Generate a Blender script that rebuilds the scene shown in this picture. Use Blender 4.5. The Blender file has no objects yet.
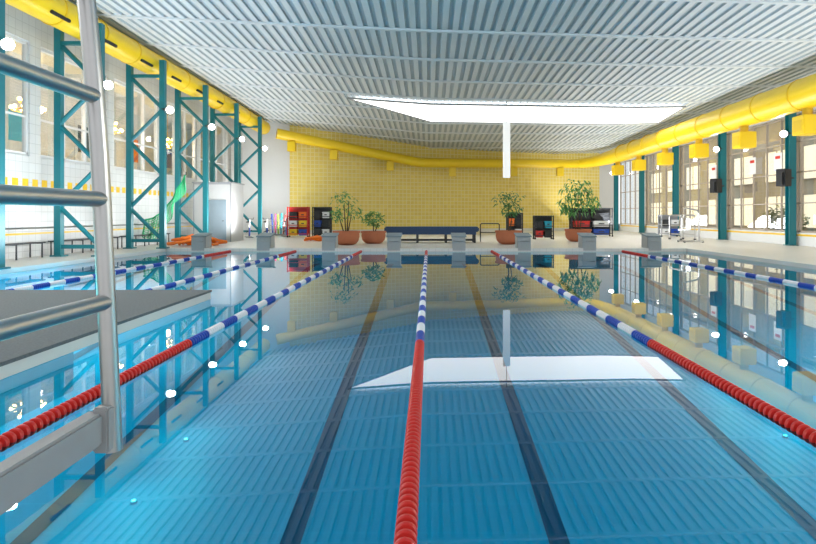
import bpy, bmesh, math, random
from mathutils import Vector, Matrix
random.seed(7)
C = bpy.context.scene.collection
PI = math.pi
F = 600.0; EYE = 1.4; DECK = 0.12

# ------------------------------------------------------------------ materials
def new_mat(name):
    m = bpy.data.materials.new(name); m.use_nodes = True
    nt = m.node_tree
    return m, nt, nt.nodes, nt.links, nt.nodes['Principled BSDF']
def mat(name, col, rough=0.5, metal=0.0, var=0.06, scale=6.0, emit=0.0, ecol=None, bump=0.0, spec=None):
    m, nt, N, L, p = new_mat(name)
    tc = N.new('ShaderNodeTexCoord'); nz = N.new('ShaderNodeTexNoise')
    nz.inputs['Scale'].default_value = scale; nz.inputs['Detail'].default_value = 3
    L.new(tc.outputs['Object'], nz.inputs['Vector'])
    mx = N.new('ShaderNodeMix'); mx.data_type = 'RGBA'
    mx.inputs[6].default_value = tuple(c*(1-var) for c in col)+(1,)
    mx.inputs[7].default_value = tuple(min(1, c*(1+var)) for c in col)+(1,)
    L.new(nz.outputs['Fac'], mx.inputs[0]); L.new(mx.outputs[2], p.inputs['Base Color'])
    p.inputs['Roughness'].default_value = rough; p.inputs['Metallic'].default_value = metal
    if spec is not None: p.inputs['Specular IOR Level'].default_value = spec
    if emit:
        p.inputs['Emission Color'].default_value = tuple(ecol or col)+(1,)
        p.inputs['Emission Strength'].default_value = emit
    if bump:
        b = N.new('ShaderNodeBump'); b.inputs['Strength'].default_value = bump
        L.new(nz.outputs['Fac'], b.inputs['Height']); L.new(b.outputs['Normal'], p.inputs['Normal'])
    return m
def math_node(N, L, op, a, b=None):
    n = N.new('ShaderNodeMath'); n.operation = op
    for i, v in enumerate((a, b)):
        if v is None: continue
        if isinstance(v, (int, float)): n.inputs[i].default_value = v
        else: L.new(v, n.inputs[i])
    return n.outputs[0]
def tile_mat(name, c1, c2, mortar, w, h, ms, axes, rough=0.35, stripe=None, bump=0.3):
    m, nt, N, L, p = new_mat(name)
    tc = N.new('ShaderNodeTexCoord'); sp = N.new('ShaderNodeSeparateXYZ'); cb = N.new('ShaderNodeCombineXYZ')
    L.new(tc.outputs['Object'], sp.inputs[0])
    L.new(sp.outputs[axes[0]], cb.inputs[0]); L.new(sp.outputs[axes[1]], cb.inputs[1])
    br = N.new('ShaderNodeTexBrick'); br.offset = 0.0
    br.inputs['Color1'].default_value = c1+(1,); br.inputs['Color2'].default_value = c2+(1,); br.inputs['Mortar'].default_value = mortar+(1,)
    br.inputs['Scale'].default_value = 1.0; br.inputs['Mortar Size'].default_value = ms
    br.inputs['Brick Width'].default_value = w; br.inputs['Row Height'].default_value = h
    br.inputs['Mortar Smooth'].default_value = 0.2
    L.new(cb.outputs[0], br.inputs['Vector'])
    out = br.outputs['Color']
    for st in (stripe or []):
        z0, z1, per, duty, col = st
        a = math_node(N, L, 'GREATER_THAN', sp.outputs[axes[1]], z0)
        b = math_node(N, L, 'LESS_THAN', sp.outputs[axes[1]], z1)
        f = math_node(N, L, 'FRACT', math_node(N, L, 'DIVIDE', sp.outputs[axes[0]], per))
        d = math_node(N, L, 'LESS_THAN', f, duty)
        k = math_node(N, L, 'MULTIPLY', math_node(N, L, 'MULTIPLY', a, b), d)
        mx = N.new('ShaderNodeMix'); mx.data_type = 'RGBA'
        L.new(k, mx.inputs[0]); L.new(out, mx.inputs[6]); mx.inputs[7].default_value = col+(1,)
        out = mx.outputs[2]
    L.new(out, p.inputs['Base Color']); p.inputs['Roughness'].default_value = rough
    if bump:
        bp = N.new('ShaderNodeBump'); bp.inputs['Strength'].default_value = bump; bp.inputs['Distance'].default_value = 0.02; bp.invert = True
        L.new(br.outputs['Fac'], bp.inputs['Height']); L.new(bp.outputs['Normal'], p.inputs['Normal'])
    return m
def glass_mat(name, tint, gl=0.2):
    m, nt, N, L, p = new_mat(name); N.remove(p)
    t = N.new('ShaderNodeBsdfTransparent'); t.inputs[0].default_value = tint+(1,)
    g = N.new('ShaderNodeBsdfGlossy'); g.inputs['Roughness'].default_value = 0.02
    mx = N.new('ShaderNodeMixShader'); mx.inputs[0].default_value = gl
    L.new(t.outputs[0], mx.inputs[1]); L.new(g.outputs[0], mx.inputs[2])
    L.new(mx.outputs[0], N['Material Output'].inputs['Surface'])
    return m
def net_mat(name, col, op):
    m, nt, N, L, p = new_mat(name)
    p.inputs['Base Color'].default_value = col+(1,); p.inputs['Roughness'].default_value = .8
    t = N.new('ShaderNodeBsdfTransparent'); mx = N.new('ShaderNodeMixShader'); mx.inputs[0].default_value = op
    L.new(t.outputs[0], mx.inputs[1]); L.new(p.outputs[0], mx.inputs[2]); L.new(mx.outputs[0], N['Material Output'].inputs['Surface'])
    return m
def water_mat():
    m, nt, N, L, p = new_mat('pool water'); N.remove(p)
    tc = N.new('ShaderNodeTexCoord')
    n1 = N.new('ShaderNodeTexNoise'); n1.inputs['Scale'].default_value = 1.1; n1.inputs['Detail'].default_value = 2
    L.new(tc.outputs['Object'], n1.inputs['Vector'])
    bp = N.new('ShaderNodeBump'); bp.inputs['Strength'].default_value = 0.05; bp.inputs['Distance'].default_value = 0.004
    L.new(n1.outputs['Fac'], bp.inputs['Height'])
    fr = N.new('ShaderNodeFresnel'); fr.inputs['IOR'].default_value = 1.33
    t = N.new('ShaderNodeBsdfTransparent'); t.inputs[0].default_value = (0.08, 0.91, 0.97, 1)
    g = N.new('ShaderNodeBsdfGlossy'); g.inputs['Roughness'].default_value = 0.0; g.inputs[0].default_value = (1, 1, 1, 1)
    L.new(bp.outputs['Normal'], g.inputs['Normal'])
    mx = N.new('ShaderNodeMixShader')
    L.new(fr.outputs[0], mx.inputs[0]); L.new(t.outputs[0], mx.inputs[1]); L.new(g.outputs[0], mx.inputs[2])
    L.new(mx.outputs[0], N['Material Output'].inputs['Surface'])
    return m
M = dict(
    steel=mat('brushed stainless steel', (.44,.44,.435), .32, 1, .06, 20),
    beamg=mat('neutral grey painted metal', (.31,.315,.32), .45, .1, .05, 10),
    tealp=mat('teal painted steel', (.004,.165,.20), .4),
    yellow=mat('yellow duct paint', (.88,.60,.012), .38, var=.02),
    yellowd=mat('deep yellow paint', (.78,.50,.01), .42, var=.02),
    black=mat('black plastic', (.012,.012,.014), .5),
    white=mat('white paint', (.70,.71,.71), .5, var=.02),
    booth=mat('off white booth panel', (.52,.525,.52), .8, var=.02, spec=.1),
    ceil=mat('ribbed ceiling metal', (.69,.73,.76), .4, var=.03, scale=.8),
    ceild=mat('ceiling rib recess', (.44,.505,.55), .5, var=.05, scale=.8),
    cream=mat('cream concrete', (.70,.69,.64), .6, scale=3),
    slab=mat('grey non slip concrete', (.14,.155,.163), .75, var=.4, scale=40, bump=.25, spec=.22),
    red=mat('red plastic', (.62,.022,.016), .35), blue=mat('blue plastic', (.012,.07,.42), .35), wht=mat('white plastic', (.78,.80,.82), .35),
    banner=mat('white banner with added glow', (.85,.85,.85), .5, emit=.45, ecol=(1,1,1)),  # faint emission added so the board looks back-lit; it is no lamp
    orange=mat('orange plastic', (.90,.19,.01), .4), green=mat('green net cord', (.015,.40,.16), .6), netm=net_mat('green net cloth', (.015,.45,.17), .4),
    navy=mat('navy coating', (.013,.05,.14), .45), dark=mat('dark grey metal', (.03,.033,.038), .5),
    wood=mat('pale brown window frame', (.42,.35,.28), .45, var=.12, scale=12),
    terra=mat('terracotta', (.50,.16,.075), .7, var=.12), soil=mat('soil', (.03,.018,.01), .95, var=.4, scale=30),
    bark=mat('bark', (.10,.06,.03), .9, var=.3, scale=30),
    leaf1=mat('fresh leaf', (.12,.36,.10), .5, var=.3, scale=4), leaf2=mat('dark leaf', (.08,.26,.08), .45, var=.3, scale=4),
    leafa=mat('autumn leaf', (.45,.26,.10), .7, var=.4, scale=2), leafg=mat('olive leaf', (.26,.28,.11), .7, var=.4, scale=2),
    grass=mat('lawn', (.28,.25,.17), .95, var=.3, scale=2), facade=mat('warm backdrop facade', (.50,.41,.31), .8, var=.45, scale=.7), warm=mat('warm reflection glow', (1,.85,.6), .4, emit=.9, ecol=(1,.88,.68)),
    block=mat('grey starting block concrete', (.40,.42,.43), .7, scale=15), blocktop=mat('blue grey block pad', (.22,.28,.32), .7),
    line=mat('dark lane tiles', (.006,.075,.175), .5),
    lamp=mat('glowing lamp glass', (1,1,1), .4, emit=12, ecol=(1,.95,.85)),
    uwl=mat('underwater lamp glass', (1,1,1), .4, emit=5, ecol=(.7,1,.95)),
    bulb=mat('warm bulb', (1,.8,.4), .4, emit=25, ecol=(1,.66,.25)),
    sky=mat('skylight glazing', (1,1,1), .4, emit=1.9, ecol=(1,1,.98)),
    brass=mat('brass', (.75,.45,.12), .3, 1), glass=glass_mat('window glass', (.95,.97,.97)),
    gallery=mat('gallery plaster', (.72,.71,.68), .7, var=.25, scale=.45), purple=mat('purple plastic', (.2,.03,.25), .4), cyan=mat('cyan foam', (.02,.42,.6), .6),
    pink=mat('pink foam', (.75,.1,.25), .6), lime=mat('lime foam', (.35,.6,.05), .6), grey=mat('mid grey plastic', (.3,.31,.32), .5),
    deck=tile_mat('cream deck tiles', (.74,.71,.66), (.71,.69,.63), (.60,.58,.53), .3, .3, .006, (0,1), .35),
    fascia=tile_mat('white pool edge tiles', (.78,.79,.76), (.74,.76,.73), (.6,.62,.6), .25, .15, .006, (0,2), .3),
    wallt=tile_mat('white wall tiles', (.66,.67,.66), (.62,.63,.62), (.50,.51,.50), .3, .3, .010, (1,2), .3,
        stripe=[(2.28,2.50,.45,.6,(.80,.50,.02)), (.80,.86,1,2,(.80,.53,.05))]),
    yellowt=tile_mat('yellow relief wall tiles', (.88,.70,.155), (.81,.62,.12), (.92,.80,.42), .27, .27, .022, (0,2), .4, bump=.6),
    basin=tile_mat('blue pool tiles', (.0,.50,.735), (.0,.48,.715), (.003,.54,.77), .5, .5, .01, (0,1), .5, bump=0),
    basinw=tile_mat('blue pool wall tiles', (.03,.56,.74), (.035,.54,.72), (.06,.6,.78), .5, .25, .01, (1,2), .5, bump=0),
    water=water_mat())

# ------------------------------------------------------------------ mesh helpers
def B(): return bmesh.new()
def box(bm, c, s, rz=0, bev=0, mi=0, seg=2):
    r = bmesh.ops.create_cube(bm, size=1)
    mtx = Matrix.Translation(c) @ Matrix.Rotation(rz, 4, 'Z') @ Matrix.Diagonal((s[0], s[1], s[2], 1))
    bmesh.ops.transform(bm, matrix=mtx, verts=r['verts'])
    if bev:
        es = list({e for v in r['verts'] for e in v.link_edges})
        bmesh.ops.bevel(bm, geom=es, offset=bev, segments=seg, affect='EDGES')
    return bm
def tube(bm, pts, r, n=10, caps=True):
    pts = [Vector(p) for p in pts]; rings = []
    up = None
    for i, p in enumerate(pts):
        if i == 0: t = pts[1]-p
        elif i == len(pts)-1: t = p-pts[i-1]
        else: t = (pts[i+1]-p).normalized() + (p-pts[i-1]).normalized()
        t.normalize()
        if up is None:
            up = Vector((0,0,1)) if abs(t.z) < .9 else Vector((0,1,0))
        a = t.cross(up).normalized(); b = a.cross(t).normalized(); up = b
        rr = r[i] if isinstance(r, (list, tuple)) else r
        rings.append([bm.verts.new(p + rr*(math.cos(2*PI*k/n)*a + math.sin(2*PI*k/n)*b)) for k in range(n)])
    for i in range(len(rings)-1):
        for k in range(n):
            bm.faces.new((rings[i][k], rings[i][(k+1)%n], rings[i+1][(k+1)%n], rings[i+1][k]))
    if caps:
        bm.faces.new(rings[0][::-1]); bm.faces.new(rings[-1])
    return bm
def lathe(bm, prof, n=20, axis='Z', off=(0,0,0), mi=0):
    rings = []
    o = Vector(off)
    for r, z in prof:
        ring = []
        for k in range(n):
            a = 2*PI*k/n
            if axis == 'Z': v = Vector((r*math.cos(a), r*math.sin(a), z))
            elif axis == 'Y': v = Vector((r*math.cos(a), z, r*math.sin(a)))
            else: v = Vector((z, r*math.cos(a), r*math.sin(a)))
            ring.append(bm.verts.new(o+v))
        rings.append(ring)
    fs = []
    for i in range(len(rings)-1):
        for k in range(n):
            fs.append(bm.faces.new((rings[i][k], rings[i][(k+1)%n], rings[i+1][(k+1)%n], rings[i+1][k])))
    fs.append(bm.faces.new(rings[0][::-1])); fs.append(bm.faces.new(rings[-1]))
    for f in fs: f.material_index = mi
    return bm
def ball(bm, c, r, seg=14):
    bmesh.ops.create_uvsphere(bm, u_segments=seg, v_segments=seg//2, radius=r, matrix=Matrix.Translation(c)); return bm
def poly(bm, pts):
    return bm.faces.new([bm.verts.new(p) for p in pts])
def prism(bm, pts, z0, z1):
    n = len(pts)
    a = [bm.verts.new((p[0], p[1], z0)) for p in pts]; b = [bm.verts.new((p[0], p[1], z1)) for p in pts]
    bm.faces.new(a[::-1]); bm.faces.new(b)
    for i in range(n): bm.faces.new((a[i], a[(i+1)%n], b[(i+1)%n], b[i]))
    return bm
def sharp(me):
    for p in me.polygons: p.use_smooth = True
    try: me.set_sharp_from_angle(angle=math.radians(38))
    except Exception: pass
def obj(name, bm, m, parent=None, loc=(0,0,0), smooth=False, rot=(0,0,0)):
    bmesh.ops.recalc_face_normals(bm, faces=bm.faces[:])
    me = bpy.data.meshes.new(name); bm.to_mesh(me); bm.free()
    for mm in (m if isinstance(m, (list, tuple)) else [m]): me.materials.append(mm)
    if smooth: sharp(me)
    o = bpy.data.objects.new(name, me); C.objects.link(o); o.parent = parent; o.location = loc; o.rotation_euler = rot
    return o
def thing(name, label, cat, loc=(0,0,0), rz=0, group=None):
    o = bpy.data.objects.new(name, None); C.objects.link(o); o.empty_display_size = .2
    o.location = loc; o.rotation_euler = (0,0,rz); o['label'] = label; o['category'] = cat
    if group: o['group'] = group
    return o
def tag(o, label, cat, group=None, kind=None):
    o['label'] = label; o['category'] = cat
    if group: o['group'] = group
    if kind: o['kind'] = kind
    return o
def struct(name, bm, m, parent=None, **k):
    o = obj(name, bm, m, parent, **k)
    if parent is None: o['kind'] = 'structure'
    return o
def dup(root, loc, rz=None, label=None):
    r = root.copy(); C.objects.link(r); r.location = loc
    if rz is not None: r.rotation_euler = (0,0,rz)
    if label: r['label'] = label
    for ch in list(root.children):
        c = ch.copy(); C.objects.link(c); c.parent = r
        for g in list(ch.children):
            d = g.copy(); C.objects.link(d); d.parent = c
    return r
def interp(x, xs, ys):
    if x <= xs[0]: return ys[0]
    for i in range(len(xs)-1):
        if x <= xs[i+1]:
            t = (x-xs[i])/(xs[i+1]-xs[i]); return ys[i]*(1-t)+ys[i+1]*t
    return ys[-1]
def ceilz(x, y):
    near = 6.6-(x+11.5)/27*.9
    far = interp(x, [-11.5,0,10,15.5], [6.2,4.9,4.9,5.25])
    v = max(0, min(1, (y-14)/32))
    return EYE+near*(1-v)+far*v

# ------------------------------------------------------------------ setting
PX0, PX1, PY0, PY1 = -10.1, 9.9, 1.0, 23.0
WL, WR = -12.2, 15.5
def wally(x): return 40+(x+10.5)*.404
bm = B()
for x0,x1,y0,y1 in ((WL-.3,PX0,-3,52),(PX1,WR+.3,-3,52),(PX0,PX1,PY1,52),(PX0,PX1,-3,PY0)):
    box(bm, ((x0+x1)/2,(y0+y1)/2,DECK/2-1.3), (x1-x0,y1-y0,DECK+2.6))
struct('floor', bm, M['deck'])
bm = B()   # white tiled edge ring just inside the deck, overflow lip
t = .03; zc = DECK/2-.01; hh = DECK+.02
box(bm, (0-.1,PY1-t/2,zc), (PX1-PX0-.1,t,hh)); box(bm, (PX0+t/2,12,zc), (t,21.9,hh)); box(bm, (PX1-t/2,12,zc), (t,21.9,hh))
struct('trim_1', bm, M['fascia'])
def depth(y): return max(.35, min(2.25, 1.8-.103*(y-5.8)))
bm = B()
ys = [1+i*.5 for i in range(45)]
rows = [[bm.verts.new((x, y, -depth(y))) for x in (PX0+.02, PX1-.02)] for y in ys]
for i in range(len(rows)-1): bm.faces.new((rows[i][0], rows[i][1], rows[i+1][1], rows[i+1][0]))
basin = struct('pool_basin', bm, M['basin'])
bm = B()
for x in (PX0+.02, PX1-.02):
    for i in range(len(ys)-1):
        poly(bm, [(x,ys[i],-depth(ys[i])),(x,ys[i+1],-depth(ys[i+1])),(x,ys[i+1],-.02),(x,ys[i],-.02)])
poly(bm, [(PX0,PY1-.02,-depth(23)),(PX1,PY1-.02,-depth(23)),(PX1,PY1-.02,-.02),(PX0,PY1-.02,-.02)])
obj('basin_wall', bm, M['basinw'], basin)
for k in range(-4, 4):
    x = -1.35+2.62*(k+1); bm = B(); w = .10
    if abs(x) > 9.3: continue
    for i in range(2, len(ys)-4):
        z = .006
        poly(bm, [(x-w,ys[i],-depth(ys[i])+z),(x+w,ys[i],-depth(ys[i])+z),(x+w,ys[i+1],-depth(ys[i+1])+z),(x-w,ys[i+1],-depth(ys[i+1])+z)])
    obj('lane_line', bm, M['line'], basin)
bm = B(); poly(bm, [(PX0,PY0,0),(PX1,PY0,0),(PX1,PY1,0),(PX0,PY1,0)])
w = obj('pool_water', bm, M['water']); tag(w, 'clear still blue water filling the swimming pool', 'water', kind='stuff')

# ceiling: continuous trapezoid ribs running in depth, a few wide crosswise seams
bm = B(); yr = [-3,14,22,30,38,46,52.4]
prof = []; x = WL-.3
while x < WR+.3:
    prof += [(x,0),(x+.18,0),(x+.21,.06),(x+.31,.06)]; x += .34
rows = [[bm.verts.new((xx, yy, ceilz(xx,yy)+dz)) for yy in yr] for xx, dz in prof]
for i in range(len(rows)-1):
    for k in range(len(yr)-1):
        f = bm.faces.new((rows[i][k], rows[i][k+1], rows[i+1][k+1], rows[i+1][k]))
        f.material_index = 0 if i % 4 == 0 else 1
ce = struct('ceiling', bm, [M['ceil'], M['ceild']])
yv = 7.1
while yv < 47:
    bm = B(); px = [WL-.2,-11.5,0,10,WR]
    secs = []
    for x in px:
        secs.append([bm.verts.new((x,yv+a,ceilz(x,yv+a)+b)) for a, b in ((-.07,-.045),(.07,-.045),(.09,.02),(-.09,.02))])
    for i in range(len(secs)-1):
        for q in range(4): bm.faces.new((secs[i][q],secs[i][(q+1)%4],secs[i+1][(q+1)%4],secs[i+1][q]))
    obj('cross_seam', bm, M['ceil'], ce); yv += 3.1

# left wall with gallery openings
TR = [18.6+4.4*k for k in range(-1, 5)]
bm = B(); th = .25; xw = WL-th/2
box(bm, (xw,18.2,1.65), (th,42.4,3.1)); box(bm, (xw,18.2,7.75), (th,42.4,2.1))
for yv in TR: box(bm, (xw,yv,4.95), (th,.5,3.5))
box(bm, (xw,5,4.95), (th,16,3.5)); box(bm, (xw,38.2,4.95), (th,2.4,3.5))
struct('wall_left', bm, M['wallt'])
bm = B(); box(bm, (-14.1,25,3.1), (3.3,27,.1)); box(bm, (-15.7,25,5), (.1,27,3.8)); box(bm, (-14.1,25,6.8), (3.3,27,.1))
box(bm, (-14.1,13,5), (3.3,.1,3.7)); box(bm, (-14.1,38,5), (3.3,.1,3.7))
struct('wall_gallery', bm, M['gallery'])
wn = 1
pcol = ['red','cyan','dark','orange','blue']; pname = ['red','pale blue','dark grey','orange','blue']
for i in range(len(TR)-1):
    y0, y1 = TR[i]+.25, TR[i+1]-.25; ym = (y0+y1)/2
    bm = B()
    box(bm, (0,0,-1.7), (.14,y1-y0,.1)); box(bm, (0,0,1.7), (.14,y1-y0,.1))
    for q in (-1,-.33,.33,1): box(bm, (0,q*((y1-y0)/2-.05),0), (.14,.07,3.4))
    f = struct('window_%d'%wn, bm, M['white'], loc=(xw,ym,4.95)); wn += 1
    bm = B(); box(bm, (0,0,0), (.02,y1-y0-.1,3.3)); obj('pane', bm, M['glass'], f)
    bm = B(); box(bm, (.02,0,-.55), (.05,y1-y0,.06)); obj('transom', bm, M['white'], f)
    t = thing('framed_picture', 'framed %s picture on the gallery wall behind the upper left windows' % pname[i], 'picture', (-15.62,ym+2.0,4.7), 0, 'pictures on the gallery wall')
    bm = B(); box(bm, (0,0,0), (.05,1.5,1.9), bev=.01); obj('frame', bm, M['white'], t)
    bm = B(); box(bm, (.03,0,.1), (.02,1.1,1.2)); obj('picture', bm, M[pcol[i]], t)

# far wall
bm = B(); d = Vector((26, 26*.404, 0)).normalized(); nrm = Vector((-d.y, d.x, 0))
def wallseg(x0, x1, z0, z1, off=0.0, th=.3):
    a = Vector((x0, wally(x0), 0))+nrm*off; b = Vector((x1, wally(x1), 0))+nrm*off
    return [(a.x,a.y),(b.x,b.y),((b+nrm*th).x,(b+nrm*th).y),((a+nrm*th).x,(a+nrm*th).y)]
prism(bm, wallseg(-9.4, 14.2, 0, 0), DECK-.1, 8.6); struct('wall_back', bm, M['yellowt'])
bm = B(); prism(bm, wallseg(-12.6, -9.4, 0, 0, -.05), DECK-.1, 8.8); struct('wall_back_left', bm, M['white'])
bm = B(); prism(bm, wallseg(14.2, 16, 0, 0, -.02), DECK-.1, 8.8); struct('wall_back_right', bm, M['white'])
bm = B(); prism(bm, wallseg(-9.2, 15.4, 0, 0, -.05, .04), DECK, DECK+.25); struct('baseboard_back', bm, M['cream'])

# right wall: columns, glazed bays above a low white sill wall
COL = [19.4,25.3,31.2,37.1,43.0,48.9]
bm = B(); box(bm, (WR+.15,24,7.0), (.3,55,2.6)); box(bm, (WR+.15,24,.34), (.3,55,.64)); box(bm, (WR+.15,7.5,3), (.3,20,5.4))
struct('wall_right', bm, M['white'])
bm = B(); box(bm, (WR-.01,33,.56), (.03,31,.08)); struct('trim_2', bm, M['yellowd'])
bays = [(COL[i], COL[i+1]) for i in range(5)]
for y0, y1 in bays:
    ym = (y0+y1)/2; W = y1-y0; bm = B()
    z0, z1 = .66, 5.65; zc = (z0+z1)/2
    for q in range(6):
        box(bm, (0,-W/2+.1+q*(W-.2)/5,0), (.08,.042 if q % 5 else .11,z1-z0))
    for z in (z0+.05, 1.9, 3.2, 4.5, z1-.05): box(bm, (0,0,z-zc), (.08,W,.048))
    f = struct('window_%d'%wn, bm, M['wood'], loc=(WR+.1,ym,zc)); wn += 1
    bm = B(); box(bm, (0.02,0,0), (.02,W-.1,z1-z0-.05)); obj('pane', bm, M['glass'], f)
# small notices on the glazing
for i, (yv, z, w_, h_, lb) in enumerate(((26.6,3.75,.6,.8,'small white notice on the window just behind the nearest right column'),(28.7,3.75,.6,.8,'small white notice on the window midway to the second right column'),(32.6,3.7,.6,.8,'small white notice on the window past the second right column'))):
    t = thing('window_poster', lb, 'poster', (WR-.03,yv,z), 0, 'notices on the right windows')
    bm = B(); box(bm, (0,0,0), (.02,w_,h_)); obj('sheet', bm, M['wht'], t)
    bm = B(); box(bm, (-.014,0,.2), (.01,w_*.6,h_*.16)); obj('red_block', bm, M['red'], t)
lab = ['nearest teal steel column by the right hand windows','second teal steel column along the right hand windows','third teal steel column along the right hand windows','fourth teal steel column along the right hand windows','farthest teal steel column at the end of the right windows']
c0 = None
for i, yv in enumerate(COL[1:]):
    if c0 is None:
        c0 = thing('steel_column', lab[i], 'column', (WR-.25,yv,DECK), 0, 'teal columns of the window wall')
        bm = B(); box(bm, (0,-.14,3.15), (.3,.03,6.3)); box(bm, (0,.14,3.15), (.3,.03,6.3)); box(bm, (0,0,3.15), (.03,.27,6.3)); obj('shaft', bm, M['tealp'], c0)
        bm = B(); box(bm, (0,0,.015), (.42,.42,.03), bev=.005); obj('base_plate', bm, M['tealp'], c0)
    else: dup(c0, (WR-.25,yv,DECK), 0, lab[i])

# skylight: angular light well panel under the ceiling
sx = [-4,-3,-2,-1,0,.1,2,4,6,8,10,11,12.6]
fx = [-3.9,-2.9,-1.9,-.9,0,.15,2,4.1,6.2,8.2,10,11.4,13.0]
bm = B(); top = []; bot = []
for a, b in zip(sx, fx):
    top.append((a,29.5,ceilz(a,29.5)-.12)); yf = interp(b,[-4,.1,13.2],[29.55,33.9,34.0]); bot.append((b,yf,ceilz(b,yf)-.12))
va = [bm.verts.new(p) for p in top]; vb = [bm.verts.new(p) for p in bot]
for i in range(len(va)-1): bm.faces.new((va[i],va[i+1],vb[i+1],vb[i]))
s = struct('window_%d'%wn, bm, M['sky']); wn += 1
bm = B(); tube(bm, top, .05, 6); tube(bm, bot, .05, 6); tube(bm, [top[-1],bot[-1]], .05, 6)
obj('skylight_frame', bm, M['grey'], s)

# outdoors beyond the windows
bm = B(); box(bm, (31,28,-.05), (30,90,.2)); struct('ground_outside', bm, M['grass'])
t = thing('backdrop_building','long brownish backdrop building added outside the right hand windows, with panes imitating warm reflections','building',(25,38,.05))  # building and glowing panes added to suggest warm reflections in the glazing
bm = B(); box(bm, (0,0,4.2), (.6,60,8.4)); obj('facade', bm, M['facade'], t)
bm = B(); box(bm, (-.2,0,8.3), (.7,60.6,.3)); obj('eaves', bm, M['wood'], t)
for k in range(13):
    for z in (1.6,4.8):
        bm = B(); y = -27+4.5*k; box(bm, (-.31,y,z), (.06,3.0,2.2)); o = obj('glow_pane', bm, M['warm'], t)
        bm = B()
        for q in (-1.5,0,1.5): box(bm, (-.36,y+q,z), (.06,.06,2.3))
        for q in (-1.1,1.1): box(bm, (-.36,y,z+q), (.06,3.06,.06))
        obj('window_frame', bm, M['wood'], o)

# ------------------------------------------------------------------ foliage
def leaf_bm(n, shape, size, droop=.3, wf=.28):
    bm = B()
    for _ in range(n):
        p = Vector(shape()); a = random.uniform(0, 2*PI); el = random.uniform(-droop*1.5, .8)
        dr = Vector((math.cos(a)*math.cos(el), math.sin(a)*math.cos(el), math.sin(el))); s = dr.cross(Vector((0,0,1))).normalized()
        L = size*random.uniform(.6,1.3); wd = L*wf
        mid = p+dr*L*.5+Vector((0,0,.03*L)); tip = p+dr*L-Vector((0,0,droop*L))
        bm.faces.new([bm.verts.new(v) for v in (p, mid+s*wd, tip, mid-s*wd)])
    return bm
def in_ell(c, r):
    def f():
        while True:
            v = Vector((random.uniform(-1,1),random.uniform(-1,1),random.uniform(-1,1)))
            if .2 < v.length < 1: return (c[0]+v.x*r[0], c[1]+v.y*r[1], c[2]+v.z*r[2])
    return f
def any_of(fs): return lambda: random.choice(fs)()
for i, (x, y, rr, h, mm, lb) in enumerate([(22,27,1.3,1.7,'leafa','rusty autumn shrub outside the nearest window bay'),(22.5,38,1.3,1.8,'leafg','olive green shrub outside the second window bay')]):
    t = thing('garden_shrub', lb, 'shrub', (x,y,.05), 0, 'shrubs outside the windows')
    obj('foliage', leaf_bm(420, in_ell((0,0,h*.55),(rr,rr,h*.5)), .4), M[mm], t)
    bm = B(); tube(bm, [(0,0,0),(.05,0,h*.3),(0,.05,h*.6)], [.1,.07,.03], 6); obj('stem', bm, M['bark'], t)

def potted(name, label, x, y, pr, ph, stems, crowns, n, size, lm, droop):
    t = thing(name, label, 'potted plant', (x,y,DECK))
    bm = B(); lathe(bm, [(pr*.55,0),(pr*.78,.05),(pr*.97,ph*.3),(pr*1.05,ph*.6),(pr*1.03,ph*.84),(pr*1.1,ph*.86),(pr*1.1,ph),(pr*.95,ph),(pr*.93,ph*.85),(.05,ph*.84)], 28); obj('pot', bm, M['terra'], t, smooth=True)
    bm = B(); lathe(bm, [(pr*.9,ph*.86),(pr*.88,ph*.92),(.05,ph*.95)], 20); obj('soil', bm, M['soil'], t)
    for s_ in stems:
        bm = B(); tube(bm, [(s_[0]*.3,s_[1]*.3,ph*.85)]+[s_], [.03,.015], 6); obj('stem', bm, M['bark'], t)
    obj('foliage', leaf_bm(n, any_of([in_ell(c, r) for c, r in crowns]), size, droop, .2), lm, t)
potted('potted_tree','tall spindly tree in a terracotta pot left of the long dark blue bench', -3.55,25.8,.54,.6,[(-.1,0,1.7),(.2,.1,1.3),(-.35,0,1.3),(.1,0,1.9)],
       [((-.15,0,1.9),(.5,.4,.4)),((.35,0,1.4),(.4,.3,.3)),((-.45,0,1.3),(.3,.3,.3))],240,.19,M['leaf1'],.4)
potted('potted_shrub','low leafy shrub in a terracotta pot beside the spindly tree', -2.5,27,.52,.56,[(0,0,1.0),(.2,0,.9)],[((0,0,1.1),(.5,.45,.38))],190,.2,M['leaf1'],.3)
potted('potted_tree','small round tree in a terracotta pot right of the long dark blue bench', 3.5,26.4,.54,.6,[(0,0,1.8),(.2,.1,1.5)],
       [((0,0,2.0),(.65,.5,.32)),((.15,0,1.5),(.45,.4,.3))],280,.2,M['leaf2'],.4)
potted('potted_tree','big bushy tree with drooping leaves in the rightmost terracotta pot', 7.2,29,.58,.6,[(0,0,2.4),(.3,.1,1.9),(-.3,0,1.9)],
       [((0,0,2.55),(.8,.7,.5)),((.4,0,1.85),(.65,.6,.55)),((-.4,0,1.75),(.55,.5,.5))],460,.25,M['leaf1'],.6)

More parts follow.
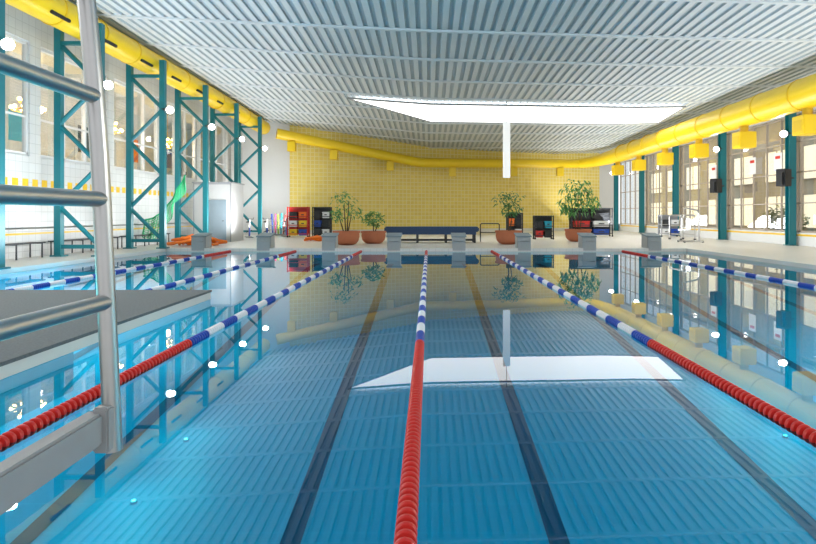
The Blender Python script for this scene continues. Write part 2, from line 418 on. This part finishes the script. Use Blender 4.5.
# ------------------------------------------------------------------ lattice trusses (left)
tl = ['teal lattice truss column at the extreme left edge, mostly out of view','nearest fully visible teal lattice truss column on the left wall','second teal lattice truss column on the left wall, left of the green net','third teal lattice truss column, just before the white booth','fourth teal lattice truss column, just behind the white booth','farthest teal lattice truss column near the back left corner']
t0 = None; TW = 1.27
for i, yv in enumerate(TR):
    if t0 is None:
        t0 = thing('lattice_column', tl[i], 'column', (-11.47,yv,DECK), 0, 'teal lattice columns of the left wall')
        for x in (0, TW):
            bm = B(); box(bm, (x,0,3.6), (.2,.2,7.2)); obj('chord', bm, M['tealp'], t0)
            bm = B(); box(bm, (x,0,.02), (.36,.36,.04)); obj('base_plate', bm, M['tealp'], t0)
        zz = [.3,1.56,2.82,4.08,5.34,6.6]
        for q in range(5):
            a, b = (0, TW) if q % 2 else (TW, 0)
            bm = B(); tube(bm, [(a,0,zz[q]),(b,0,zz[q+1])], .075, 8); obj('diagonal', bm, M['tealp'], t0)
        for z in (.3,6.6):
            bm = B(); box(bm, (TW/2,0,z), (TW-.15,.12,.12)); obj('strut', bm, M['tealp'], t0)
    else: dup(t0, (-11.47,yv,DECK), 0, tl[i])
# spotlights
def spotlight(x, y, z, sgn, label):
    t = thing('spotlight', label, 'spotlight', (x,y,z), 0, 'hall spotlights')
    bm = B(); box(bm, (-.06*sgn,0,.05), (.12,.05,.05)); box(bm, (-.02*sgn,0,.02), (.05,.3,.05)); obj('bracket', bm, M['dark'], t)
    bm = B(); lathe(bm, [(.06,0),(.11,.05*sgn),(.14,.2*sgn),(.15,.22*sgn),(.13,.22*sgn)], 18, 'X'); obj('housing', bm, M['grey'], t, smooth=True)
    bm = B(); ball(bm, (.21*sgn,-.04,0), .14); obj('lamp_glass', bm, M['lamp'], t, smooth=True)
    return t
nm = ['nearest','second','third','fourth','farthest']
for i, yv in enumerate(TR):
    spotlight(-10.08, yv-.1, 5.4, 1, 'glowing spotlight at the extreme left edge' if i == 0 else '%s glowing spotlight on the fully visible left teal lattice columns' % nm[i-1])
for i, yv in enumerate(COL[1:]):
    spotlight(WR-.42, yv-.1, 4.8, -1, 'glowing spotlight on the %s teal column by the right windows' % nm[i])
def lamp(name, kind, loc, energy, col, rot=(0,0,0), **k):
    l = bpy.data.lights.new(name, kind); l.energy = energy; l.color = col
    for a, b in k.items(): setattr(l, a, b)
    o = bpy.data.objects.new(name, l); C.objects.link(o); o.location = loc; o.rotation_euler = rot; return o
def aim(loc, tgt): return (Vector(tgt)-Vector(loc)).to_track_quat('-Z','Y').to_euler()
for yv in TR: lamp('spotlight_lamp','SPOT',(-9.78,yv-.14,5.4),620,(1,.97,.91),aim((-9.75,yv,5.4),(-1,yv-6,0)),shadow_soft_size=.1,spot_size=1.9,spot_blend=1)
for yv in COL[1:]: lamp('spotlight_lamp','SPOT',(WR-.72,yv-.14,4.8),580,(1,.97,.91),aim((WR-.75,yv,4.8),(4,yv-7,0)),shadow_soft_size=.1,spot_size=2.0,spot_blend=1)
for yv in (3,9): 
    lamp('spotlight_lamp','SPOT',(-10,yv,5.4),950,(1,.97,.91),aim((-10,yv,5.4),(-1,yv+3,0)),shadow_soft_size=.12,spot_size=2.2,spot_blend=1)
    lamp('spotlight_lamp','SPOT',(WR-1,yv,4.8),1100,(1,.97,.91),aim((WR-1,yv,4.8),(1,yv+3,0)),shadow_soft_size=.12,spot_size=2.2,spot_blend=1)
# unseen fill lights added along both sides to brighten the ceiling
for yv in (8,17,26,35): 
    lamp('ceiling_fill','AREA',(-8.6,yv,1.0),310,(.97,.985,1),(PI,math.radians(-35),0),shape='RECTANGLE',size=1.2,size_y=6)
for yv in (8,17,26,35,44):
    lamp('ceiling_fill','AREA',(10.6,yv,1.0),275,(.97,.985,1),(PI,math.radians(38),0),shape='RECTANGLE',size=1.2,size_y=6)
# unseen area lights added along the basin walls to brighten the water
for yv in (4.5,9.5,14.5):
    lamp('underwater_fill_lamp','AREA',(PX0+.1,yv,-.25),115,(.7,.97,1),(0,math.radians(-65),0),shape='RECTANGLE',size=.25,size_y=4)
for yv in (4.5,9.5):
    lamp('underwater_fill_lamp','AREA',(PX1-.1,yv,-.3),100,(.7,.97,1),(0,math.radians(65),0),shape='RECTANGLE',size=.25,size_y=4)
# underwater floor lamps near the jetty; the right pair is added for its glow
ul = [(-3.2,5.4,'nearest small glowing underwater light on the pool floor beside the jetty'),(-3.2,6.5,'second small glowing underwater light on the pool floor beside the jetty'),(-3.2,7.9,'third small glowing underwater light on the pool floor beside the jetty'),
      (4.75,8.0,'nearer small underwater light added for glow on the pool floor at right'),(4.75,9.4,'farther small underwater light added for glow on the pool floor at right')]
for (xv, yv, lb) in ul:
    zb = -depth(yv)
    t = thing('underwater_light', lb, 'pool light', (xv,yv,zb+.02), 0, 'underwater lights on the pool floor')
    bm = B(); lathe(bm, [(.035,-.01),(.038,.01),(.028,.015)], 20); obj('rim', bm, M['cyan'], t, smooth=True)
    bm = B(); lathe(bm, [(.027,.0),(.02,.02),(.006,.025)], 20); obj('lens', bm, M['uwl'], t, smooth=True)
    lamp('underwater_fill_lamp','POINT',(xv,yv,zb+.55),7,(.75,1,.97),shadow_soft_size=.2)
lamp('sun','SUN',(0,0,30),1.0,(1,.92,.80),(0,math.radians(-42),0),angle=.05)

# ------------------------------------------------------------------ ducts
t = thing('ventilation_duct','long yellow round air duct under the ceiling above the left lattice columns','duct',(-10.8,0,7.3))
bm = B(); tube(bm, [(0,8,0),(0,20,0),(0,30,-.03),(0,39.2,-.2)], .44, 24); obj('duct_tube', bm, M['yellow'], t, smooth=True)
for k in range(11):
    yv = 15+2.2*k; bm = B(); lathe(bm, [(.445,-.03),(.465,-.03),(.465,.03),(.445,.03)], 24, 'Y', (0,yv,-.0-.2*max(0,(yv-26)/13)*.9)); obj('seam_ring', bm, M['yellowd'], t, smooth=True)
for k in range(8):
    yv = 17+2.6*k; bm = B(); box(bm, (.36,yv,-.27), (.08,.9,.1), bev=.02); obj('slot_outlet', bm, M['black'], t)
t = thing('ventilation_duct','fat yellow round air duct with hanging boxes above the right windows','duct',(13.5,0,5.75))
pth = [(0,8,0),(0,30,0),(0,42,-.05),(-.15,44.6,-.1),(-.6,46.4,-.2),(-1.6,47.3,-.3)]
bm = B(); tube(bm, pth, [.56,.56,.54,.5,.42,.36], 26); obj('duct_tube', bm, M['yellow'], t, smooth=True)
for k in range(10):
    bm = B(); yv = 19.2+2.5*k; lathe(bm, [(.55,-.03),(.585,-.03),(.585,.03),(.55,.03)], 26, 'Y', (0,yv,0)); obj('seam_ring', bm, M['yellowd'], t, smooth=True)
for k in range(6):
    yv = 21.4+4.3*k
    bm = B(); box(bm, (0,0,0), (.7,.7,.68), bev=.02); o = obj('outlet_box', bm, M['yellow'], t, loc=(0,yv,-1.15))
    bm = B(); lathe(bm, [(.17,.33),(.17,.7)], 14); obj('outlet_neck', bm, M['yellowd'], o, smooth=True)
    bm = B(); box(bm, (-.355,0,-.03), (.02,.5,.4)); obj('outlet_grille', bm, M['yellowd'], o)
t = thing('ventilation_duct','thin yellow air duct sloping down along the yellow back wall','duct',(0,0,EYE))
pts = [(-9.9,39.0,5.3),(-.65,42.7,3.72),(11.7,47.3,4.05)]
bm = B(); tube(bm, pts, .34, 18); obj('duct_tube', bm, M['yellow'], t, smooth=True)
for x in (-9.0,-6.4,-2.7,1.7,6.4,10.2):
    yv = interp(x,[p[0] for p in pts],[p[1] for p in pts]); zv = interp(x,[p[0] for p in pts],[p[2] for p in pts])
    bm = B(); box(bm, (0,0,-.66), (.5,.5,.65), bev=.02); lathe(bm, [(.14,-.36),(.14,-.1)], 12); obj('outlet_box', bm, M['yellow'], t, loc=(x,yv,zv))

# hanging banner
t = thing('hanging_banner','narrow white board hanging below the skylight over the pool','banner',(3.75,29.0,3.2))
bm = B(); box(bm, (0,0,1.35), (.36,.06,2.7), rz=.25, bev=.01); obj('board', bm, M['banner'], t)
bm = B(); tube(bm, [(0,0,2.68),(0,0,ceilz(3.75,29)-3.2)], .015, 6); obj('cable', bm, M['grey'], t)

# ------------------------------------------------------------------ diving ladder, jetty
t = thing('diving_ladder','brushed stainless steel ladder with round rungs in the left foreground','ladder',(-1.0,0,0))
def lx(z): return -.045*(z-.66)-.05*max(0,z-1.5)**1.6*1.0
zs_ = [.655,1.0,1.4,1.6,1.8,2.0,2.2,2.4,2.7,3.0]
bm = B(); tube(bm, [(lx(z),1.9,z) for z in zs_], .027, 24); obj('stile', bm, M['steel'], t, smooth=True)
bm = B(); tube(bm, [(lx(DECK),.95,DECK+.01)]+[(lx(z),.95,z) for z in zs_], .027, 24); obj('stile', bm, M['steel'], t, smooth=True)
for z in (1.125,1.45,1.775,2.11,2.44):
    bm = B(); tube(bm, [(lx(z),.95,z),(lx(z),1.9,z)], .0245, 20); obj('rung', bm, M['steel'], t, smooth=True)
bm = B(); box(bm, (-.035,1.41,.74), (.06,.92,.1), bev=.008); obj('bottom_beam', bm, M['beamg'], t)
bm = B(); box(bm, (-.012,1.87,.735), (.05,.05,.14), bev=.006); obj('bracket', bm, M['beamg'], t)
bm = B(); lathe(bm, [(.06,DECK),(.06,DECK+.015),(.03,DECK+.03)], 16, 'Z', (lx(DECK),.95,.001)); obj('foot_flange', bm, M['steel'], t, smooth=True)

JX, JY = -3.62, 10.0
t = thing('jetty','low grey diving jetty slab with pale edge on the left of the pool','jetty',((JX-7.3)/2,(1+JY)/2,0))
W_, L_ = 7.3+JX, JY-1
bm = B(); box(bm, (0,0,.135), (W_,L_,.035)); obj('top_slab', bm, M['slab'], t)
bm = B(); box(bm, (0,0,.06), (W_-.03,L_-.03,.115)); obj('edge', bm, M['cream'], t)
bm = B(); box(bm, (0,-.3,-.5), (1.2,L_-3,1.0)); obj('pier', bm, M['basinw'], t)

# ------------------------------------------------------------------ lane ropes
PIT = .064
def fprof(): return [(.022,-.032),(.026,-.019),(.046,-.015),(.050,-.009),(.050,.009),(.046,.015),(.026,.019),(.022,.032)]
fm = {}
for k in ('red','blue','wht'):
    bm = B(); lathe(bm, fprof(), 18, 'Y'); me = bpy.data.meshes.new('float'); bmesh.ops.recalc_face_normals(bm, faces=bm.faces[:]); bm.to_mesh(me); bm.free()
    me.materials.append(M[k]); sharp(me)
    fm[k] = me
def fcol(y):
    if y < 6.5 or y > 20.2: return 'red'
    return 'blue' if int((y-6.5)/.5) % 2 == 0 else 'wht'
def rope(X, y0, yvis, label):
    t = thing('lane_rope', label, 'lane rope', (X,y0,.012), 0, 'floating lane ropes')
    bm = B(); tube(bm, [(0,0,0),(0,22.97-y0,0)], .012, 8); obj('cable', bm, M['dark'], t)
    n = int((22.9-y0)/PIT); cnt = 0; bm = B(); idx = {'red':0,'blue':1,'wht':2}; extra = 0
    for i in range(n):
        y = y0+.08+i*PIT; c = fcol(y)
        if y >= yvis and cnt < 100:
            o = bpy.data.objects.new('float', fm[c]); C.objects.link(o); o.parent = t; o.location = (0,y-y0,0); cnt += 1
        else:
            lathe(bm, fprof(), 12, 'Y', (0,y-y0,0), idx[c]); extra += 1
    o = obj('float_run', bm, [M['red'],M['blue'],M['wht']], t, smooth=True); o['kind'] = 'stuff'
rope(-7.6, 1.0, 10.6, 'leftmost floating lane rope, far side of the grey jetty')
rope(-5.1, JY+.06, 11, 'floating lane rope running from the end of the grey jetty')
rope(-2.6, 1.0, 3.6, 'floating lane rope passing behind the steel ladder, left of the middle rope')
rope(-.1, 1.0, 2.5, 'middle floating lane rope running straight away from the camera')
rope(2.4, 1.0, 3.7, 'floating lane rope just right of the middle rope')
rope(7.4, 1.0, 11.4, 'rightmost floating lane rope near the window side of the pool')

# ------------------------------------------------------------------ starting blocks
s0 = None; od = ['first','second','third','fourth','fifth','sixth','seventh','eighth']
for k in range(8):
    x = -8.85+2.5*k; lb = '%s grey starting block from the left on the far pool edge' % od[k]
    if s0 is None:
        s0 = thing('starting_block', lb, 'starting block', (x,23.4,DECK), 0, 'starting blocks along the far pool edge')
        bm = B(); vs = [(-.25,-.3,0),(.25,-.3,0),(.25,.32,0),(-.25,.32,0),(-.25,-.3,.43),(.25,-.3,.43),(.25,.32,.52),(-.25,.32,.52)]
        v = [bm.verts.new(p) for p in vs]
        for f in ((0,1,2,3),(4,5,6,7),(0,1,5,4),(1,2,6,5),(2,3,7,6),(3,0,4,7)): bm.faces.new([v[q] for q in f])
        obj('body', bm, M['block'], s0)
        bm = B(); vs = [(-.29,-.38,.425),(.29,-.38,.425),(.29,.36,.53),(-.29,.36,.53)]
        a = [bm.verts.new(p) for p in vs]; b = [bm.verts.new((p[0],p[1],p[2]+.05)) for p in vs]
        bm.faces.new(a); bm.faces.new(b)
        for q in range(4): bm.faces.new((a[q],a[(q+1)%4],b[(q+1)%4],b[q]))
        obj('platform', bm, M['blocktop'], s0)
        bm = B(); box(bm, (0,-.42,.16), (.5,.025,.5), bev=.006); obj('front_plate', bm, M['block'], s0)
        bm = B(); tube(bm, [(-.18,-.44,.27),(-.18,-.49,.27),(.18,-.49,.27),(.18,-.44,.27)], .014, 8); obj('grab_bar', bm, M['steel'], s0)
    else: dup(s0, (x,23.4,DECK), 0, lb)

# ------------------------------------------------------------------ long dark bench and low railing on far deck
t = thing('long_bench','long bulky dark blue padded bench on the far deck between the potted trees','bench',(.12,28,DECK))
bm = B(); box(bm, (0,0,.62), (4.35,1.0,.24), bev=.05); obj('seat_pad', bm, M['navy'], t)
bm = B(); box(bm, (0,0,.44), (4.1,.85,.12)); obj('frame', bm, M['navy'], t)
for x in (-1.98,-.66,.66,1.98):
    for y in (-.37,.37):
        bm = B(); box(bm, (x,y,.19), (.1,.1,.38)); obj('leg', bm, M['dark'], t)
for y in (-.37,.37):
    bm = B(); box(bm, (0,y,.12), (4.0,.06,.07)); obj('stretcher', bm, M['dark'], t)
t = thing('low_railing','short dark steel railing beside the right end of the long blue bench','railing',(2.9,28.6,DECK))
bm = B(); tube(bm, [(-.45,0,0),(-.45,0,.82),(-.4,0,.87),(.4,0,.87),(.45,0,.82),(.45,0,0)], .028, 8); obj('rail', bm, M['dark'], t, smooth=True)
bm = B(); tube(bm, [(-.45,0,.45),(.45,0,.45)], .02, 8); obj('mid_rail', bm, M['dark'], t)

# ------------------------------------------------------------------ wall benches and handrail (left)
b0 = None
bl = ['nearest dark slatted wall bench at the left edge','dark slatted wall bench between the first and second lattice columns','dark slatted wall bench between second and third lattice columns']
for i, yv in enumerate((16.4,20.8,25.2)):
    if b0 is None:
        b0 = thing('wall_bench', bl[0], 'bench', (-11.85,yv,DECK), 0, 'wall benches on the left deck')
        for q in range(3):
            bm = B(); box(bm, (-.14+.14*q,0,.45), (.11,3.7,.035), bev=.006); obj('seat_slat', bm, M['dark'], b0)
        for y in (-1.7,-.57,.57,1.7):
            bm = B(); tube(bm, [(-.18,y,0),(-.18,y,.43),(.18,y,.43),(.18,y,0)], .025, 8); obj('leg_frame', bm, M['dark'], b0)
    else: dup(b0, (-11.85,yv,DECK), 0, bl[i])
t = thing('handrail','long thin steel handrail running along the left tiled wall','handrail',(WL+.08,0,1.0))
bm = B(); tube(bm, [(0,13,0),(0,38.5,0)], .025, 8); obj('rail', bm, M['steel'], t, smooth=True)
for yv in range(14,39,3):
    bm = B(); tube(bm, [(-.08,yv,-.05),(0,yv,0)], .015, 6); obj('bracket', bm, M['steel'], t)
# steel hoist and wheeled frame on the right deck
t = thing('pool_hoist','steel pool hoist with white sling seat on the right deck','pool hoist',(12.2,28,DECK))
bm = B()
for y in (-.35,.35): tube(bm, [(-.45,y,.06),(.45,y,.06)], .035, 8)
tube(bm, [(.4,-.35,.06),(.4,.35,.06)], .035, 8); obj('base', bm, M['steel'], t, smooth=True)
bm = B(); tube(bm, [(.4,0,.06),(.4,0,1.35),(.32,0,1.5),(-.3,0,1.62)], .04, 10); obj('mast', bm, M['steel'], t, smooth=True)
bm = B(); tube(bm, [(-.3,0,1.6),(-.3,0,1.15)], .012, 6); tube(bm, [(-.3,-.25,1.15),(-.3,.25,1.15)], .02, 6); obj('sling_bar', bm, M['steel'], t)
bm = B(); box(bm, (-.3,0,.6), (.42,.44,.06), bev=.02); box(bm, (-.08,0,.85), (.05,.44,.5), bev=.02); obj('seat', bm, M['wht'], t)
for y in (-.24,.24):
    bm = B(); tube(bm, [(-.3,y,.6),(-.3,y,1.15)], .012, 6); obj('strap', bm, M['wht'], t)
for x in (-.42,.42):
    for y in (-.35,.35):
        bm = B(); lathe(bm, [(.05,-.02),(.05,.02)], 12, 'Y', (x,y,.05)); obj('wheel', bm, M['black'], t)
t = thing('wheeled_steel_frame','steel tube frame on wheels standing behind the pool hoist','frame',(12.9,30.6,DECK))
bm = B()
for y in (-.7,.7): tube(bm, [(-.35,y,.08),(-.35,y,1.2),(-.28,y,1.28),(.28,y,1.28),(.35,y,1.2),(.35,y,.08)], .03, 8)
for z in (.3,.75,1.25):
    for x in (-.35,.35): tube(bm, [(x,-.7,z),(x,.7,z)], .025, 8)
obj('tube_frame', bm, M['steel'], t, smooth=True)
for x in (-.35,.35):
    for y in (-.7,.7):
        bm = B(); lathe(bm, [(.06,-.02),(.06,.02)], 12, 'Y', (x,y,.06)); obj('wheel', bm, M['black'], t)
# speakers
for (yv, z, lb) in ((25.05,2.95,'black loudspeaker hanging on the nearest right teal column'),(30.95,2.9,'black loudspeaker hanging on the second right teal column')):
    t = thing('loudspeaker', lb, 'loudspeaker', (WR-.75,yv-.1,z))
    bm = B(); box(bm, (0,0,0), (.46,.4,.72), rz=.5, bev=.02); obj('cabinet', bm, M['black'], t)
    bm = B(); box(bm, (-.12,-.19,-.05), (.3,.02,.5), rz=.5); obj('grille', bm, M['dark'], t)
    bm = B(); tube(bm, [(.1,.1,0),(.48,.12,0)], .03, 8); obj('bracket', bm, M['dark'], t)

# ------------------------------------------------------------------ booth, net, ropes piles
t = thing('lifeguard_booth','white box shaped booth standing between the left lattice columns','booth',(-10.35,29.6,DECK))
bm = B(); box(bm, (0,0,1.4), (1.8,1.9,2.8)); obj('body', bm, M['booth'], t)
bm = B(); box(bm, (.25,-.965,1.0), (.85,.03,2.0)); d_ = obj('door', bm, M['blocktop'], t)
bm = B(); tube(bm, [(.57,-.98,1.0),(.57,-1.02,1.0),(.49,-1.02,1.0)], .015, 6); obj('door_handle', bm, M['dark'], d_)
bm = B()
for x in (-.88,.88): box(bm, (x,-.955,1.4), (.05,.03,2.8))
box(bm, (0,-.955,2.77), (1.8,.03,.06)); obj('corner_trim', bm, M['grey'], t)
bm = B(); box(bm, (0,0,2.83), (1.9,2.0,.06)); obj('roof_edge', bm, M['grey'], t)

t = thing('ball_net','green net draped from a lattice column down to the deck','net',(-11.25,25.2,DECK))
nu, nv = 36, 10
def npt(i, j):
    u = i/(nu-1); v = j/(nv-1)
    top = Vector((1.0-1.75*u, 0, 2.95-1.9*u-.5*math.sin(PI*u)))
    hang = .2+.9*math.sin(PI*min(1,u*.75+.1))**1.2
    p = top+Vector((-.25*v*math.sin(PI*u)+.07*math.sin(u*31)*v, .16*math.sin(u*26)*(.4+v), -hang*v-.08*math.sin(u*17)*v*u))
    p.z = max(p.z, .02); return p
bm = B(); gv = [[bm.verts.new(npt(i,j)) for j in range(nv)] for i in range(nu)]
for i in range(nu-1):
    for j in range(nv-1): bm.faces.new((gv[i][j],gv[i+1][j],gv[i+1][j+1],gv[i][j+1]))
obj('net_cloth', bm, M['netm'], t, smooth=True)
bm = B()
for i in range(0,nu,2): tube(bm, [npt(i,j) for j in range(nv)], .014, 4)
for j in range(nv): tube(bm, [npt(i,j) for i in range(nu)], .04 if j == 0 else .013, 4)
obj('mesh_cords', bm, M['green'], t)
bm = B(); tube(bm, [(1.0,-.1,2.95),(1.0,.12,2.98),(1.0,.12,3.1)], .02, 6); obj('hook', bm, M['dark'], t)

def rope_pile(loc, n, rr, label, hmax):
    bm = B(); pts = []; rs = random.Random(3)
    ph = [rs.uniform(0,6.3) for _ in range(6)]
    N_ = n*16
    for i in range(N_):
        a = i/16*2*PI*.93; k = i/N_
        r_ = rr*(.5+.35*math.sin(i*.31+ph[0])+.2*math.sin(i*.83+ph[1]))
        pts.append((r_*1.5*math.cos(a)+.35*rr*math.sin(i*.11+ph[2]), r_*.9*math.sin(a)+.25*rr*math.sin(i*.17+ph[3]), .05+hmax*abs(math.sin(i*.23+ph[4]))*(1-.5*abs(r_)/rr)))
    tube(bm, pts, .055, 7); o = obj('float_line', bm, M['orange'], loc=loc, smooth=True); tag(o, label, 'float line')
rope_pile((-9.75,25.0,DECK), 11, .72, 'orange float line heaped at the far left pool corner', .4)
rope_pile((-5.4,29.4,DECK), 5, .5, 'orange float line heaped on far deck below the colourful rack', .2)

# ------------------------------------------------------------------ racks at the back wall
def rack(label, loc, w, h, d, n, m, wheels=True):
    t = thing('equipment_rack', label, 'rack', loc)
    for x in (-w/2,w/2):
        for y in (-d/2,d/2):
            bm = B(); box(bm, (x,y,h/2+.05), (.06,.06,h-.1)); obj('post', bm, m, t)
            bm = B(); lathe(bm, [(.05,-.02),(.05,.02)], 12, 'Y', (x,y,.05)); obj('wheel', bm, M['black'], t)
    zs = []
    for i in range(n):
        z = .2+i*(h-.25)/(n-1); bm = B(); box(bm, (0,0,z), (w,d,.04)); obj('shelf', bm, m, t); zs.append(z+.02)
    bm = B(); box(bm, (0,d/2+.01,h/2+.1), (w,.02,h-.2)); obj('back_panel', bm, m, t)
    return zs
def crate(x, y, z, w, d, h, m, label, group):
    t = thing('crate', label, 'crate', (x,y,z), 0, group)
    bm = B(); box(bm, (0,0,h/2), (w,d,h), bev=.02); obj('body', bm, m, t)
    bm = B(); box(bm, (0,0,h-.03), (w+.05,d+.05,.05), bev=.01); obj('rim', bm, m, t)
    bm = B(); box(bm, (0,-d/2-.012,h*.55), (w*.35,.02,h*.15)); obj('handle', bm, M['dark'], t)
cols = [('red','red'),('yellow','yellow'),('blue','blue'),('orange','orange'),('lime','lime'),('cyan','cyan'),('pink','pink'),('wht','white'),('purple','purple'),('dark','dark grey')]
def fill(rx, ry, zs, w, seq, where):
    q = 0
    wh = ['bottom','middle','top','highest']
    for i, z in enumerate(zs[:-1]):
        for s_ in (-1, 1):
            key, nme = cols[seq[q % len(seq)]]; q += 1
            crate(rx+s_*w*.24, ry-.02, z, w*.38, .38, (zs[1]-zs[0])*.72, M[key], '%s crate on the %s level of the %s, %s side' % (nme, wh[i], where, 'left' if s_ < 0 else 'right'), 'crates on the racks')
zs = rack('red wheeled rack full of colourful crates at left of yellow wall', (-7.5,34.5,DECK), 1.15, 1.75, .5, 4, M['red']); fill(-7.5,34.5,zs,1.15,[1,2,7,1,9,3],'red rack')
zs = rack('dark wheeled rack next to the red rack at the back', (-6.2,34.8,DECK), 1.0, 1.75, .5, 4, M['dark']); fill(-6.2,34.8,zs,1.0,[9,7,2,9,9,7],'dark rack')
zs = rack('narrow dark rack between the two right hand potted trees', (6.0,31.5,DECK), .95, 1.25, .5, 3, M['dark']); fill(6.0,31.5,zs,.95,[0,9,9,5],'narrow rack')
zs = rack('wide dark rack behind the big bushy potted tree', (9.6,35.6,DECK), 2.4, 1.7, .5, 4, M['dark']); fill(9.6,35.6,zs,2.4,[9,2,0,7,9,9],'wide rack')
zs = rack('middle dark rack right of the small round tree', (4.7,33,DECK), .8, 1.4, .5, 3, M['dark']); fill(4.7,33,zs,.8,[9,7,3,9],'middle rack')
zs = rack('grey trolley rack on the right deck by the third window bay', (14.1,35.2,DECK), 1.1, 1.3, .5, 3, M['grey']); fill(14.1,35.2,zs,1.1,[7,2,9,7],'right deck trolley')
def noodles(loc, label, seq):
    t = thing('noodle_bin', label, 'bin', loc)
    bm = B(); box(bm, (0,0,.05), (.9,.6,.06))
    for x in (-.45,.45):
        for y in (-.3,.3): tube(bm, [(x,y,0),(x,y,.9)], .02, 6)
    for z in (.35,.62,.9): tube(bm, [(-.45,-.3,z),(.45,-.3,z),(.45,.3,z),(-.45,.3,z),(-.45,-.3,z)], .014, 6)
    obj('basket', bm, M['grey'], t)
    for i, kx in enumerate(seq):
        key, nme = cols[kx]; x = -.34+.68*i/(len(seq)-1)
        bm = B(); tube(bm, [(x,0,.09),(x*1.1,.03,.8),(x*1.25+.03*math.sin(i*2),.05,1.35+.1*math.sin(i*3))], .05, 8)
        o = obj('pool_noodle', bm, M[key], loc=loc, smooth=True); tag(o, '%s foam pool noodle, %s from left in the wire bin' % (nme, od[i]), 'pool noodle', 'pool noodles')
noodles((-9.45,37.6,DECK), 'wire bin of foam noodles near the back left corner', [2,6,4,5,0])
# aqua bikes
def bike(label, loc, rz):
    t = thing('exercise_bike', label, 'exercise bike', loc, rz, 'exercise bikes by the back left corner')
    bm = B()
    tube(bm, [(-.5,-.2,.03),(-.5,.2,.03)], .03, 8); tube(bm, [(.5,-.2,.03),(.5,.2,.03)], .03, 8)
    tube(bm, [(-.5,0,.04),(.5,0,.04)], .03, 8); tube(bm, [(-.15,0,.04),(-.25,0,.85)], .03, 8); tube(bm, [(.3,0,.04),(.4,0,1.05)], .03, 8); tube(bm, [(-.2,0,.45),(.34,0,.6)], .025, 8)
    obj('frame', bm, M['steel'], t, smooth=True)
    bm = B(); tube(bm, [(.3,-.22,1.12),(.42,-.2,1.05),(.42,.2,1.05),(.3,.22,1.12)], .022, 8); obj('handlebar', bm, M['dark'], t, smooth=True)
    bm = B(); lathe(bm, [(.13,0),(.15,.03),(.1,.07),(.02,.08)], 14, 'Z', (-.25,0,.85)); obj('saddle', bm, M['dark'], t, smooth=True)
    bm = B(); lathe(bm, [(.24,-.03),(.26,0),(.24,.03)], 20, 'Y', (.32,0,.34)); obj('flywheel', bm, M['blue'], t, smooth=True)
    bm = B(); tube(bm, [(.02,-.16,.3),(.02,.16,.42)], .03, 6); obj('pedals', bm, M['dark'], t)
    return t
bk = bike('leftmost steel exercise bike by the back left corner', (-10.2,34.0,DECK), -1.2)
dup(bk, (-9.3,34.3,DECK), -1.2, 'middle steel exercise bike by the back left corner')
dup(bk, (-8.5,35.6,DECK), -1.2, 'rightmost steel exercise bike, beside the red rack')

# gallery chandelier, and two more added further along to brighten the gallery
for x, yv, lb in ((-13.3,19.9,'gold chandelier behind the leftmost gallery window'),(-13.3,25.0,'added gold chandelier behind the gallery window past the second truss'),(-13.3,30.5,'added gold chandelier behind the gallery window above the white booth')):
    t = thing('chandelier', lb, 'chandelier', (x,yv,4.85), 0, 'gallery chandeliers')
    bm = B(); tube(bm, [(0,0,-.1),(0,0,1.9)], .02, 6); obj('rod', bm, M['brass'], t)
    for R_, zz_, nb in ((.46,0,10),(.26,.28,6)):
        bm = B(); pts = [(R_*math.cos(a*PI/8),R_*math.sin(a*PI/8),zz_) for a in range(17)]; tube(bm, pts, .025, 6)
        for a in range(4): tube(bm, [(0,0,zz_+.25),(R_*math.cos(a*PI/2),R_*math.sin(a*PI/2),zz_)], .015, 6)
        obj('ring', bm, M['brass'], t)
        for a in range(nb):
            bm = B(); ball(bm, (R_*math.cos(a*2*PI/nb),R_*math.sin(a*2*PI/nb),zz_+.09), .06, 10); obj('bulb', bm, M['bulb'], t, smooth=True)
    lamp('chandelier_lamp','POINT',(x,yv,4.6),72,(1,.95,.87),shadow_soft_size=.15)

# ------------------------------------------------------------------ world, camera
wd = bpy.data.worlds.new('World'); bpy.context.scene.world = wd; wd.use_nodes = True
bg = wd.node_tree.nodes['Background']; bg.inputs[0].default_value = (.96,.975,1,1); bg.inputs[1].default_value = 1.0
cam = bpy.data.cameras.new('Camera'); co = bpy.data.objects.new('Camera', cam); C.objects.link(co)
co.location = (0,0,EYE); co.rotation_euler = (PI/2,0,0)
cam.sensor_width = 36; cam.lens = F/816*36; cam.shift_x = -21/816; cam.shift_y = -57/816; cam.clip_start = .05; cam.clip_end = 300
bpy.context.scene.camera = co
try:
    bpy.context.scene.view_settings.view_transform = 'Standard'
    bpy.context.scene.view_settings.exposure = 0.22
except Exception: pass
